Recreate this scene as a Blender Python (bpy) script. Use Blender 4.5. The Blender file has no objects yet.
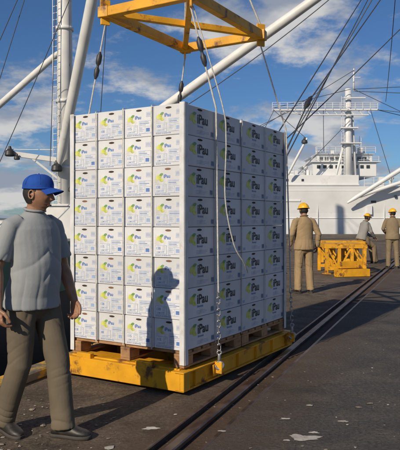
import bpy, bmesh, math, random
from mathutils import Vector, Matrix, noise
random.seed(7)
V=Vector
scene=bpy.context.scene
col=scene.collection
# ------------------------------------------------------------------ materials
def mat(name,c,rough=.6,var=.12,scale=6,c2=None,thr=(.55,.65),s2=3,bump=0,bscale=40,bdist=.01,metal=0,rand=0,spec=.5):
    m=bpy.data.materials.new(name); m.use_nodes=True
    nt=m.node_tree; N=nt.nodes; L=nt.links
    b=N['Principled BSDF']; b.inputs['Roughness'].default_value=rough
    b.inputs['Metallic'].default_value=metal
    b.inputs['Specular IOR Level'].default_value=spec
    tc=N.new('ShaderNodeTexCoord')
    n=N.new('ShaderNodeTexNoise'); n.inputs['Scale'].default_value=scale; n.inputs['Detail'].default_value=4
    L.new(tc.outputs['Object'],n.inputs['Vector'])
    mx=N.new('ShaderNodeMix'); mx.data_type='RGBA'
    mx.inputs['A'].default_value=(*[x*(1-var) for x in c],1); mx.inputs['B'].default_value=(*[min(1,x*(1+var)) for x in c],1)
    mr=N.new('ShaderNodeMapRange'); mr.inputs[1].default_value=.3; mr.inputs[2].default_value=.7
    L.new(n.outputs['Fac'],mr.inputs[0]); L.new(mr.outputs[0],mx.inputs['Factor'])
    out=mx.outputs['Result']
    if c2:
        n2=N.new('ShaderNodeTexNoise'); n2.inputs['Scale'].default_value=s2; n2.inputs['Detail'].default_value=7; n2.inputs['Roughness'].default_value=.65
        L.new(tc.outputs['Object'],n2.inputs['Vector'])
        r=N.new('ShaderNodeMapRange'); r.inputs[1].default_value=thr[0]; r.inputs[2].default_value=thr[1]
        L.new(n2.outputs['Fac'],r.inputs[0])
        m2=N.new('ShaderNodeMix'); m2.data_type='RGBA'
        L.new(r.outputs[0],m2.inputs['Factor']); L.new(out,m2.inputs['A']); m2.inputs['B'].default_value=(*c2,1)
        out=m2.outputs['Result']
    if rand:
        oi=N.new('ShaderNodeObjectInfo'); r=N.new('ShaderNodeMapRange')
        r.inputs[3].default_value=1-rand; r.inputs[4].default_value=1.0
        L.new(oi.outputs['Random'],r.inputs[0])
        m3=N.new('ShaderNodeVectorMath'); m3.operation='SCALE'
        L.new(out,m3.inputs[0]); L.new(r.outputs[0],m3.inputs['Scale']); out=m3.outputs[0]
    L.new(out,b.inputs['Base Color'])
    if bump:
        nb=N.new('ShaderNodeTexNoise'); nb.inputs['Scale'].default_value=bscale; nb.inputs['Detail'].default_value=6
        L.new(tc.outputs['Object'],nb.inputs['Vector'])
        bp=N.new('ShaderNodeBump'); bp.inputs['Strength'].default_value=bump; bp.inputs['Distance'].default_value=bdist
        L.new(nb.outputs['Fac'],bp.inputs['Height']); L.new(bp.outputs[0],b.inputs['Normal'])
    return m
M={}
M['yellow']=mat('yellow_paint',(.68,.33,.012),.5,.18,5,(.16,.07,.03),(.55,.65),6,.35,30,.005)
M['white']=mat('white_paint',(.66,.68,.69),.45,.08,.5,(.42,.34,.27),(.60,.82),.5,.15,.6,.15)
M['white_mast']=mat('mast_white_paint',(.66,.66,.64),.45,.08,1.5,(.38,.28,.20),(.60,.78),2)
M['boxw']=mat('carton_white',(.67,.68,.70),.6,.07,5,(.46,.43,.38),(.58,.8),6,.4,9,.010,rand=.18)
M['post']=mat('corner_post_white',(.60,.61,.62),.6,.12,9,(.40,.37,.33),(.56,.72),7,.3,20,.005)
M['blue']=mat('print_blue',(.11,.20,.46),.5,.25,30)
M['lblue']=mat('print_pale_blue',(.30,.40,.60),.5,.2,30)
M['lemon']=mat('print_lemon',(.52,.56,.12),.5,.3,25)
M['leaf']=mat('print_leaf',(.15,.30,.10),.5,.2)
M['black']=mat('black_ink',(.035,.035,.04),.6,.2,30)
M['hole']=mat('hand_hole',(.05,.03,.02),.9,.2)
M['brownink']=mat('print_brown',(.20,.10,.06),.6,.1)
M['wood']=mat('pallet_wood',(.34,.19,.09),.8,.35,9,(.12,.07,.04),(.55,.7),14,.5,60,.003)
M['steel']=mat('galvanised_steel',(.35,.35,.36),.4,.2,20,metal=.7)
M['dark']=mat('dark_iron',(.03,.03,.032),.5,.2,20)
M['cable']=mat('wire_rope',(.05,.05,.055),.5,.2,20)
M['rope']=mat('pale_rope',(.50,.49,.45),.7,.2,40,bump=.5,bscale=200)
M['rail']=mat('rail_steel',(.17,.12,.095),.4,.25,6,(.09,.05,.03),(.45,.6),5,metal=.5)
M['kerb']=mat('kerb_yellow',(.56,.33,.04),.7,.2,3,(.17,.15,.12),(.48,.58),5,.4,20,.01)
M['glass']=mat('window_glass',(.03,.04,.05),.15,.1)
M['hulldark']=mat('hull_dark',(.035,.04,.045),.5,.3,1.2,(.13,.06,.03),(.6,.72),1.8)
M['green']=mat('bulwark_green',(.06,.17,.12),.5,.2,1.5,(.2,.11,.06),(.64,.72),2)
M['rubber']=mat('rubber',(.02,.02,.02),.8,.2)
M['paper']=mat('litter_paper',(.46,.43,.38),.85,.3,9,(.24,.21,.17),(.5,.65),14)
M['litter2']=mat('litter_grit',(.25,.21,.17),.9,.3,3)
M['hill']=mat('far_shore',(.10,.13,.15),.9,.2,.01)
def ground_mat(name,a,b_,c_,bst,spk,crk,grime=False):
    m=bpy.data.materials.new(name); m.use_nodes=True; nt=m.node_tree; N=nt.nodes; L=nt.links
    b=N['Principled BSDF']; b.inputs['Roughness'].default_value=.85; b.inputs['Specular IOR Level'].default_value=.3
    tc=N.new('ShaderNodeTexCoord')
    def nz(s,d=6,r=.6):
        n=N.new('ShaderNodeTexNoise'); n.inputs['Scale'].default_value=s; n.inputs['Detail'].default_value=d; n.inputs['Roughness'].default_value=r
        L.new(tc.outputs['Object'],n.inputs['Vector']); return n.outputs['Fac']
    def rng(x,lo,hi,c=0,d=1):
        r=N.new('ShaderNodeMapRange'); r.inputs[1].default_value=lo; r.inputs[2].default_value=hi; r.inputs[3].default_value=c; r.inputs[4].default_value=d; L.new(x,r.inputs[0]); return r.outputs[0]
    def mix(f,x,y):
        k=N.new('ShaderNodeMix'); k.data_type='RGBA'; L.new(f,k.inputs['Factor'])
        for nm,q in (('A',x),('B',y)):
            if isinstance(q,tuple): k.inputs[nm].default_value=(*q,1)
            else: L.new(q,k.inputs[nm])
        return k.outputs['Result']
    def mth(op,x,y):
        k=N.new('ShaderNodeMath'); k.operation=op
        for i,q in enumerate((x,y)):
            if isinstance(q,(int,float)): k.inputs[i].default_value=q
            else: L.new(q,k.inputs[i])
        return k.outputs[0]
    base=mix(rng(nz(.55),.35,.65),a,b_)
    st=mix(rng(nz(2.3,8,.7),.46,.64),base,c_)
    fine=mix(rng(nz(38,5,.8),.32,.68),(.38,.38,.38),(1.6,1.56,1.5))
    mul=N.new('ShaderNodeMix'); mul.data_type='RGBA'; mul.blend_type='MULTIPLY'; mul.inputs['Factor'].default_value=1
    L.new(st,mul.inputs['A']); L.new(fine,mul.inputs['B'])
    o=mul.outputs['Result']
    # brown grime beside the crane rail (distance from the rail line, in metres)
    dp=N.new('ShaderNodeVectorMath'); dp.operation='DOT_PRODUCT'; dp.inputs[1].default_value=(.928,-.372,0); L.new(tc.outputs['Object'],dp.inputs[0])
    dist=mth('ABSOLUTE',mth('ADD',dp.outputs['Value'],1.55),0)
    gr=mth('MULTIPLY',rng(dist,.12,.75,1,0),rng(nz(5,7,.7),.36,.58,.15,.9))
    o=mix(gr,o,(.13,.085,.055))
    # dark oily smears
    o=mix(rng(nz(1.1,7,.65),.56,.70,0,.55),o,(.035,.032,.03))
    vo=N.new('ShaderNodeTexVoronoi'); vo.inputs['Scale'].default_value=16; L.new(tc.outputs['Object'],vo.inputs['Vector'])
    lt=N.new('ShaderNodeMath'); lt.operation='LESS_THAN'; lt.inputs[1].default_value=spk; L.new(vo.outputs['Distance'],lt.inputs[0])
    o=mix(lt.outputs[0],o,(.24,.22,.19))
    vc=N.new('ShaderNodeTexVoronoi'); vc.feature='DISTANCE_TO_EDGE'; vc.inputs['Scale'].default_value=.32
    ad=N.new('ShaderNodeVectorMath'); ad.operation='ADD'
    nv=N.new('ShaderNodeTexNoise'); nv.inputs['Scale'].default_value=3.5; nv.inputs['Detail'].default_value=5; L.new(tc.outputs['Object'],nv.inputs['Vector'])
    sc=N.new('ShaderNodeVectorMath'); sc.operation='SCALE'; sc.inputs['Scale'].default_value=.45; L.new(nv.outputs['Color'],sc.inputs[0])
    L.new(tc.outputs['Object'],ad.inputs[0]); L.new(sc.outputs[0],ad.inputs[1]); L.new(ad.outputs[0],vc.inputs['Vector'])
    o=mix(rng(vc.outputs['Distance'],0,.006,crk,0),o,(.03,.028,.025))
    L.new(o,b.inputs['Base Color'])
    bp=N.new('ShaderNodeBump'); bp.inputs['Strength'].default_value=bst; bp.inputs['Distance'].default_value=.03
    L.new(nz(24,8,.8),bp.inputs['Height']); L.new(bp.outputs[0],b.inputs['Normal'])
    return m
M['concrete']=ground_mat('quay_concrete',(.23,.185,.14),(.15,.122,.095),(.09,.072,.058),1,.085,.55)
M['asphalt']=ground_mat('asphalt',(.120,.110,.102),(.078,.073,.072),(.15,.135,.12),.95,.07,.35)
M['groove']=ground_mat('groove_dirt',(.10,.07,.048),(.06,.045,.033),(.15,.105,.07),.9,.08,.2)
wm=bpy.data.materials.new('harbour_water'); wm.use_nodes=True
b=wm.node_tree.nodes['Principled BSDF']; b.inputs['Base Color'].default_value=(.03,.06,.07,1); b.inputs['Roughness'].default_value=.12
nn=wm.node_tree.nodes.new('ShaderNodeTexNoise'); nn.inputs['Scale'].default_value=1.2; nn.inputs['Detail'].default_value=6
tcn=wm.node_tree.nodes.new('ShaderNodeTexCoord'); wm.node_tree.links.new(tcn.outputs['Object'],nn.inputs['Vector'])
bb=wm.node_tree.nodes.new('ShaderNodeBump'); bb.inputs['Strength'].default_value=.6; bb.inputs['Distance'].default_value=.15
wm.node_tree.links.new(nn.outputs['Fac'],bb.inputs['Height']); wm.node_tree.links.new(bb.outputs[0],b.inputs['Normal'])
M['water']=wm
def cloth(name,c,var=.12): return mat(name,c,.92,var,5,bump=.30,bscale=55,bdist=.003,spec=.1)
M['shirt']=cloth('grey_tshirt',(.29,.31,.32),.07)
M['trouser']=cloth('olive_trousers',(.135,.112,.082),.14)
M['khaki']=cloth('khaki_uniform',(.31,.225,.13),.1)
M['khaki2']=cloth('khaki_uniform_dark',(.22,.17,.11),.12)
M['greyuni']=cloth('grey_uniform',(.26,.25,.24),.1)
M['skin']=mat('skin_tan',(.30,.155,.092),.5,.15,25,bump=.15,bscale=70,bdist=.004)
M['lip']=mat('lip',(.20,.085,.06),.5,.1)
M['hair']=mat('black_hair',(.015,.012,.012),.7,.3,60,bump=.8,bscale=150,bdist=.004)
M['cap']=mat('blue_cap_cloth',(.018,.072,.34),.85,.18,10,bump=.35,bscale=50,bdist=.004,spec=.2)
M['shoe']=mat('black_leather',(.022,.02,.019),.5,.3,12,(.07,.06,.05),(.55,.7),14,.3,40,.003)
M['sole']=mat('shoe_sole',(.05,.045,.04),.8,.2,12)
M['helmet']=mat('helmet_yellow',(.78,.43,.02),.4,.08,10)
M['eyew']=mat('eye_white',(.45,.42,.38),.4,.05)
# ------------------------------------------------------------------ mesh helpers
def empty(name,loc=(0,0,0),rz=0):
    e=bpy.data.objects.new(name,None); e.location=loc; e.rotation_euler=(0,0,rz); e.empty_display_size=.2
    col.objects.link(e); return e
def obj(name,me,mats,parent=None,world=True,smooth=False):
    o=bpy.data.objects.new(name,me); col.objects.link(o)
    if mats and not me.materials:
        for m in (mats if isinstance(mats,list) else [mats]): me.materials.append(M[m] if isinstance(m,str) else m)
    if parent:
        o.parent=parent
        if world: o.matrix_parent_inverse=(Matrix.Translation(parent.location)@Matrix.Rotation(parent.rotation_euler[2],4,'Z')).inverted()
    if smooth:
        me.polygons.foreach_set('use_smooth',[True]*len(me.polygons))
    return o
def fin(bm,name):
    bmesh.ops.recalc_face_normals(bm,faces=bm.faces)
    me=bpy.data.meshes.new(name); bm.to_mesh(me); bm.free(); return me
def bm_box(bm,c,s,rot=None,bev=0,mi=0):
    r=bmesh.ops.create_cube(bm,size=1); vs=r['verts']
    bmesh.ops.scale(bm,vec=s,verts=vs)
    if bev:
        es=list({e for v in vs for e in v.link_edges})
        g=bmesh.ops.bevel(bm,geom=es,offset=bev,segments=1,affect='EDGES'); 
        vs=list({v for f in g['faces'] for v in f.verts}|{v for v in vs if v.is_valid})
    fs={f for v in vs for f in v.link_faces}
    for f in fs: f.material_index=mi
    if rot is not None: bmesh.ops.transform(bm,matrix=rot,verts=vs)
    bmesh.ops.translate(bm,vec=c,verts=vs)
def beam(bm,p0,p1,w,h,bev=.004,mi=0):
    p0=V(p0);p1=V(p1); d=p1-p0
    q=d.to_track_quat('X','Z').to_matrix().to_4x4()
    bm_box(bm,(p0+p1)/2,(d.length,w,h),q,bev,mi)
def tube(bm,pts,rads,n=16,side=(1,0,0),cap='round',mi=0):
    pts=[V(p) for p in pts]; rads=[(r,r) if not isinstance(r,tuple) else r for r in rads]
    side=V(side); K=len(pts); T=[]
    for i in range(K):
        t=(pts[min(i+1,K-1)]-pts[max(i-1,0)]); T.append(t.normalized())
    C=list(zip(pts,rads,T))
    if cap=='round':
        pre=[];post=[]
        for a in (75,50,25):
            s,c=math.sin(math.radians(a)),math.cos(math.radians(a))
            p,r,t=C[0]; m=min(r); pre.append((p-t*m*s,(r[0]-m+m*c if r[0]>m else r[0]*c,r[1]-m+m*c if r[1]>m else r[1]*c),t))
        for a in (25,50,75):
            s,c=math.sin(math.radians(a)),math.cos(math.radians(a))
            p,r,t=C[-1]; m=min(r); post.append((p+t*m*s,(r[0]-m+m*c if r[0]>m else r[0]*c,r[1]-m+m*c if r[1]>m else r[1]*c),t))
        C=pre+C+post
    rings=[]
    for p,r,t in C:
        s=side-t*side.dot(t)
        if s.length<1e-3: s=V((0,1,0))-t*t.y
        if s.length<1e-3: s=V((1,0,0))
        s.normalize(); b=t.cross(s)
        rings.append([bm.verts.new(p+s*r[0]*math.cos(2*math.pi*k/n)+b*r[1]*math.sin(2*math.pi*k/n)) for k in range(n)])
    for a,b in zip(rings,rings[1:]):
        for k in range(n):
            f=bm.faces.new((a[k],a[(k+1)%n],b[(k+1)%n],b[k])); f.material_index=mi
    f=bm.faces.new(rings[0][::-1]); f.material_index=mi
    f=bm.faces.new(rings[-1]); f.material_index=mi
def cyl(name,p0,p1,r0,r1,m,parent,n=20):
    bm=bmesh.new(); tube(bm,[p0,p1],[r0,r1],n,cap='flat'); me=fin(bm,name)
    o=obj(name,me,m,parent)
    for p in me.polygons: p.use_smooth=len(p.vertices)==4
    return o
def boxes(name,lst,m,parent,bev=.01):
    bm=bmesh.new()
    for c,s in lst: bm_box(bm,c,s,None,bev)
    return obj(name,fin(bm,name),m,parent)
def prism(name,poly,zt,zb,m,parent=None):
    bm=bmesh.new(); t=[bm.verts.new((x,y,zt)) for x,y in poly]; bt=[bm.verts.new((x,y,zb)) for x,y in poly]
    bm.faces.new(t); bm.faces.new(bt[::-1])
    for i in range(len(poly)):
        j=(i+1)%len(poly); bm.faces.new((t[i],bt[i],bt[j],t[j]))
    return obj(name,fin(bm,name),m,parent)
def cable(name,pts,r,m,parent,sag=0):
    cu=bpy.data.curves.new(name,'CURVE'); cu.dimensions='3D'; cu.bevel_depth=r; cu.bevel_resolution=2
    P=[V(p) for p in pts]
    if sag and len(P)==2:
        P=[P[0].lerp(P[1],t/14)-V((0,0,sag*4*(t/14)*(1-t/14))) for t in range(15)]
    s=cu.splines.new('POLY'); s.points.add(len(P)-1)
    for i,p in enumerate(P): s.points[i].co=(*p,1)
    cu.materials.append(M[m]); o=bpy.data.objects.new(name,cu); col.objects.link(o)
    if parent:
        o.parent=parent; o.matrix_parent_inverse=(Matrix.Translation(parent.location)@Matrix.Rotation(parent.rotation_euler[2],4,'Z')).inverted()
    return o
# ------------------------------------------------------------------ camera, light, sky
cam=bpy.data.cameras.new('camera'); co=bpy.data.objects.new('camera',cam); col.objects.link(co)
co.location=(0,0,1.415); co.rotation_euler=(math.radians(90-.556),0,0)
cam.sensor_fit='HORIZONTAL'; cam.sensor_width=36; cam.lens=55.6; cam.clip_end=20000; cam.clip_start=.05
scene.camera=co
EL=math.radians(28.5); sh=V((-.57,-.82)).normalized()
s=V((sh.x*math.cos(EL),sh.y*math.cos(EL),math.sin(EL)))
sl=bpy.data.lights.new('sun','SUN'); sl.energy=4.3; sl.angle=math.radians(.5); sl.color=(1,.86,.67)
so=bpy.data.objects.new('sun',sl); col.objects.link(so); so.rotation_euler=(-s).to_track_quat('-Z','Y').to_euler(); so.location=(-20,-30,30)
w=bpy.data.worlds.new('World'); scene.world=w; w.use_nodes=True; nt=w.node_tree; N=nt.nodes; L=nt.links
bg=N['Background']; bg.inputs['Strength'].default_value=.065
sky=N.new('ShaderNodeTexSky'); sky.sky_type='NISHITA'; sky.sun_disc=False; sky.sun_elevation=EL; sky.sun_rotation=math.atan2(sh.x,sh.y)
sky.air_density=1.0; sky.dust_density=.3; sky.ozone_density=2.5
tc=N.new('ShaderNodeTexCoord'); sp=N.new('ShaderNodeSeparateXYZ'); L.new(tc.outputs['Generated'],sp.inputs[0])
def mth(op,a,b=None):
    k=N.new('ShaderNodeMath'); k.operation=op
    for i,q in enumerate((a,b)):
        if q is None: continue
        if isinstance(q,(int,float)): k.inputs[i].default_value=q
        else: L.new(q,k.inputs[i])
    return k.outputs[0]
zz=mth('ADD',mth('MAXIMUM',sp.outputs['Z'],0),.26)
cx=mth('DIVIDE',sp.outputs['X'],zz); cy=mth('DIVIDE',sp.outputs['Y'],zz)
cb=N.new('ShaderNodeCombineXYZ'); L.new(cx,cb.inputs[0]); L.new(cy,cb.inputs[1]); cb.inputs[2].default_value=3.1
def wn(scale,det,rough,off=0,dz=0):
    n=N.new('ShaderNodeTexNoise'); n.inputs['Scale'].default_value=scale; n.inputs['Detail'].default_value=det; n.inputs['Roughness'].default_value=rough
    ad=N.new('ShaderNodeVectorMath'); ad.operation='ADD'; ad.inputs[1].default_value=(off,off*.7+dz,0); L.new(cb.outputs[0],ad.inputs[0]); L.new(ad.outputs[0],n.inputs['Vector']); return n.outputs['Fac']
def rg(x,a,b,c=0,d=1,sm=True):
    k=N.new('ShaderNodeMapRange'); k.interpolation_type='SMOOTHSTEP' if sm else 'LINEAR'
    for i,q in zip((1,2,3,4),(a,b,c,d)): k.inputs[i].default_value=q
    L.new(x,k.inputs[0]); return k.outputs[0]
cov=rg(sp.outputs['Z'],.04,.36,.065,-.035)
cl=mth('ADD',wn(2.4,8,.60,4.0),cov)
fac=mth('MULTIPLY',rg(cl,.475,.60),.95)
dens=mth('SUBTRACT',wn(2.4,5,.55,4.0,-.10),wn(2.4,5,.55,4.0,.10))
shd=rg(dens,-.10,.12)
cc=N.new('ShaderNodeMix'); cc.data_type='RGBA'; cc.inputs['A'].default_value=(4.4,5.0,6.2,1); cc.inputs['B'].default_value=(9.6,9.5,9.4,1); L.new(shd,cc.inputs['Factor'])
tint=N.new('ShaderNodeMix'); tint.data_type='RGBA'; tint.blend_type='MULTIPLY'; tint.inputs['Factor'].default_value=1; tint.inputs['B'].default_value=(.56,.82,1.14,1)
L.new(sky.outputs[0],tint.inputs['A'])
mx=N.new('ShaderNodeMix'); mx.data_type='RGBA'; L.new(fac,mx.inputs['Factor']); L.new(tint.outputs['Result'],mx.inputs['A']); L.new(cc.outputs['Result'],mx.inputs['B'])
L.new(mx.outputs['Result'],bg.inputs['Color'])
scene.view_settings.view_transform='Standard'; scene.view_settings.look='None'; scene.view_settings.exposure=0
# ------------------------------------------------------------------ ground
def pos(o,a): return (o*.928+a*.372,-o*.372+a*.928)
def aat(o,z): return (z+o*.372)/.928
prism('quay_ground',[pos(-3.53,-200),pos(-3.53,13.3),(2.0,58),pos(-1.70,aat(-1.70,58)),pos(-1.70,-200)],0,-4,'concrete')
prism('asphalt_ground',[pos(-1.40,-200),pos(-1.40,aat(-1.40,58)),(900,58),(900,-260),(-40,-260)],0,-4,'asphalt')
bm=bmesh.new(); bm.faces.new([bm.verts.new((*pos(o,a),-.035)) for o,a in ((-1.71,-100),(-1.39,-100),(-1.39,60),(-1.71,60))])
obj('rail_groove_bed',fin(bm,'g'),'groove')
bm=bmesh.new(); R=Matrix.Rotation(math.atan2(.928,.372),4,'Z')
c=pos(-1.585,0); bm_box(bm,(*c,-.013),(240,.07,.04),R,.008)
bm_box(bm,(*pos(-1.395,0),-.012),(240,.03,.03),R,.004)
bm_box(bm,(*pos(-1.715,0),-.012),(240,.025,.03),R,.004)
obj('crane_rail',fin(bm,'rail'),'rail')
bm=bmesh.new(); 
for k in range(18):
    c=pos(-3.42,-20+k*1.9); bm_box(bm,(*c,.045),(1.88,.18,.09),R,.015)
obj('quay_edge_kerb',fin(bm,'kerb'),'kerb')
bm=bmesh.new(); bm.faces.new([bm.verts.new(p) for p in ((-9000,-9000,-2.2),(9000,-9000,-2.2),(9000,9000,-2.2),(-9000,9000,-2.2))])
obj('water',fin(bm,'water'),'water')
bm=bmesh.new(); prev=None
for k in range(160):
    x=-1800+k*24; h=4+9*noise.noise(V((x*.004,0,0)))+3*noise.noise(V((x*.03,1,0)))
    cur=(bm.verts.new((x,2200,-3)),bm.verts.new((x,2200,max(h,0)+3)),bm.verts.new((x,2400,-3)))
    if prev:
        bm.faces.new((prev[0],cur[0],cur[1],prev[1])); bm.faces.new((prev[1],cur[1],cur[2],prev[2]))
    prev=cur
obj('distant_shoreline',fin(bm,'shore'),'hill')
bm=bmesh.new()
for k in range(2000):
    d=2.9*(1/ (1-random.random()*.86)) ; x=(random.random()*1.2-.6)*d*.62
    if noise.noise(V((x*1.3,d*1.3,3)))<random.uniform(-.4,.35): continue
    o=.928*x-.372*d
    if o<-3.2: continue
    lx=(x+.136)*.517+(d-4.88)*.856; ly=-(x+.136)*.856+(d-4.88)*.517
    if -.1<lx<2.3 and -.1<ly<1.4: continue
    z=.003
    if -1.72<o<-1.38: z=-.034
    if o>-1.4 and random.random()<.6: continue
    sz=random.choice([.003,.004,.006,.008,.011]) if random.random()<.97 else random.uniform(.016,.028)
    n=random.randint(5,8); a0=random.random()*6; el=random.uniform(1,2)
    vs=[]
    for i in range(n):
        a=i*6.283/n; px=sz*random.uniform(.6,1.2)*math.cos(a)*el; py=sz*random.uniform(.6,1.2)*math.sin(a)
        vs.append(bm.verts.new((x+px*math.cos(a0)-py*math.sin(a0),d+px*math.sin(a0)+py*math.cos(a0),z+random.random()*sz*.25)))
    ct=bm.verts.new((x,d,z+sz*.35)); mi=0 if random.random()<.35 else 1
    for i in range(n):
        f=bm.faces.new((vs[i],vs[(i+1)%n],ct)); f.material_index=mi
obj('ground_litter',fin(bm,'litter'),['paper','litter2'])
bm=bmesh.new()
for cx0,cy0,sc in ((.66,3.98,.062),(.60,4.35,.022),(-.33,4.15,.03),(1.0,4.3,.022),(.75,4.07,.02),(.55,3.93,.015),(-.26,3.72,.02),(.15,4.1,.018)):
    n=48; ring=[]
    for i in range(n):
        a=i*6.283/n; r=sc*(1+.8*noise.noise(V((math.cos(a)*1.3+cx0*9,math.sin(a)*1.3,cy0*7)))+.28*noise.noise(V((math.cos(a)*4+cx0*9,math.sin(a)*4,cy0*3))))
        ring.append(bm.verts.new((cx0+r*1.5*math.cos(a),cy0+r*.9*math.sin(a),.004)))
    bm.faces.new(ring)
obj('spilled_paint_patch',fin(bm,'spill'),'paper')
# ------------------------------------------------------------------ load frame
TH=math.atan2(.856,.517)
U=V((.517,.856,0)); W=V((-.856,.517,0)); C0=V((-.129,4.97,0))
def lw(x,y,z): return C0+U*x+W*y+V((0,0,z))
def text_polys(txt,size,off=0.0):
    cu=bpy.data.curves.new('t','FONT'); cu.body=txt; cu.size=size; cu.offset=off; cu.resolution_u=3
    o=bpy.data.objects.new('t',cu); col.objects.link(o); dg=bpy.context.evaluated_depsgraph_get()
    me=bpy.data.meshes.new_from_object(o.evaluated_get(dg)); vs=[(v.co.x,v.co.y) for v in me.vertices]; fs=[tuple(p.vertices) for p in me.polygons]
    bpy.data.objects.remove(o); return vs,fs
T_big=text_polys('iPau',.108,.0030); T_sm=text_polys('limones',.030,.0004); T_t=text_polys('PRODUCT OF ARGENTINA',.0125,.0001)
T_n=[text_polys(q,.030,.0006) for q in ('138','115','100','138','88','115')]; T_end=text_polys('iPau',.040,.0012); T_l=text_polys('LEMONS',.020,.0004)
def make_carton(var):
    bm=bmesh.new(); bm_box(bm,(.25,.15,.125),(.497,.297,.2475),None,.004,0)
    r=random.Random(var)
    def P(origin,u,v,pts,mi,d):
        n=u.cross(v); fs=[bm.verts.new(origin+u*a+v*b_+n*d) for a,b_ in pts]; f=bm.faces.new(fs); f.material_index=mi
    def TX(origin,u,v,t,x,y,mi,d):
        n=u.cross(v); vs=[bm.verts.new(origin+u*(a+x)+v*(b_+y)+n*d) for a,b_ in t[0]]
        for f in t[1]:
            try: g=bm.faces.new([vs[i] for i in f]); g.material_index=mi
            except ValueError: pass
    def rect(x0,y0,x1,y1): return [(x0,y0),(x1,y0),(x1,y1),(x0,y1)]
    def lem(cx,cy,a,b_,ang,n=22):
        o=[]
        for i in range(n):
            t=i*6.2832/n; q=1+.22*max(0,math.cos(t))**9+.12*max(0,-math.cos(t))**9
            x=a*math.cos(t)*q; y=b_*math.sin(t); o.append((cx+x*math.cos(ang)-y*math.sin(ang),cy+x*math.sin(ang)+y*math.cos(ang)))
        return o
    def leafp(cx,cy,a,b_,ang): 
        o=[]
        for i in range(14):
            t=i*6.2832/14; x=a*math.cos(t); y=b_*math.sin(t)*abs(math.sin(t))**.5
            o.append((cx+x*math.cos(ang)-y*math.sin(ang),cy+x*math.sin(ang)+y*math.cos(ang)))
        return o
    for og,u in ((V((0,.0015,0)),V((1,0,0))),(V((.5,.2985,0)),V((-1,0,0)))):
        v=V((0,0,1)); A=(og,u,v)
        P(*A,lem(.130,.152,.044,.031,.5),4,.0012); P(*A,leafp(.162,.186,.030,.014,.2),5,.0018); P(*A,lem(.160,.120,.028,.020,-.4),4,.0016)
        TX(*A,T_big,.205,.112,6,.0014); TX(*A,T_sm,.210,.080,2,.0014)
        for i in range(3): P(*A,rect(.20,.050-i*.012,.20+r.uniform(.12,.2),.0535-i*.012),3,.0012)
        P(*A,rect(.430,.02,.480,.065),3,.0012)
        for i in range(6): P(*A,rect(.434+i*.0075,.026,.437+i*.0075,.06),6,.0018)
        P(*A,[(.25+.040*math.cos(t*.393),.226+.009*math.sin(t*.393)) for t in range(16)],7,.0012)
        P(*A,rect(.02,.02,.065,.045),3,.0012)
    for og,u in ((V((.0015,.3,0)),V((0,-1,0))),(V((.4985,0,0)),V((0,1,0)))):
        v=V((0,0,1)); A=(og,u,v)
        P(*A,lem(.060,.158,.028,.020,.5),4,.0012); P(*A,leafp(.085,.180,.020,.011,.4),5,.0016); P(*A,lem(.082,.136,.019,.014,-.3),4,.0016)
        TX(*A,T_end,.108,.152,2,.0014)
        P(*A,rect(.150,.028,.280,.135),3,.0010); P(*A,rect(.1532,.0312,.2768,.1318),0,.0014)
        P(*A,rect(.1532,.084,.2768,.0865),3,.0018); P(*A,rect(.2135,.0312,.216,.084),3,.0018)
        for i in range(3): P(*A,rect(.157,.122-i*.0125,.157+r.uniform(.06,.11),.1270-i*.0125),2 if i%2 else 3,.0018)
        for i in range(3): P(*A,rect(.157,.072-i*.0135,.157+r.uniform(.03,.05),.0765-i*.0135),3,.0018)
        P(*A,rect(.224,.042,.262,.072),2 if var%2 else 3,.0020)
        P(*A,rect(.020,.028,.135,.102),3,.0010); P(*A,rect(.0232,.0312,.1318,.0988),0,.0014)
        TX(*A,T_n[var],.030,.066,2,.0018); TX(*A,T_l,.034,.038,3,.0018)
        for i in range(4): P(*A,rect(.092,.088-i*.012,.092+r.uniform(.02,.036),.0915-i*.012),3,.0018)
        TX(*A,T_t,.022,.014,2,.0012)
        P(*A,rect(.225,.165,.278,.205),3,.0010); P(*A,rect(.2275,.1675,.2755,.2025),0,.0014)
        for i in range(6): P(*A,rect(.232+i*.007,.172,.2345+i*.007,.199),2,.0018)
        P(*A,[(.150+.030*math.cos(t*.393),.224+.0085*math.sin(t*.393)) for t in range(16)],7 if var%3 else 8,.0014)
    me=bpy.data.meshes.new('carton'); bm.normal_update(); bm.to_mesh(me); bm.free()
    for k in ('boxw','boxw','blue','lblue','lemon','leaf','black','hole','brownink'): me.materials.append(M[k])
    return me
CM=[make_carton(i) for i in range(6)]
ZB=.345
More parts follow.
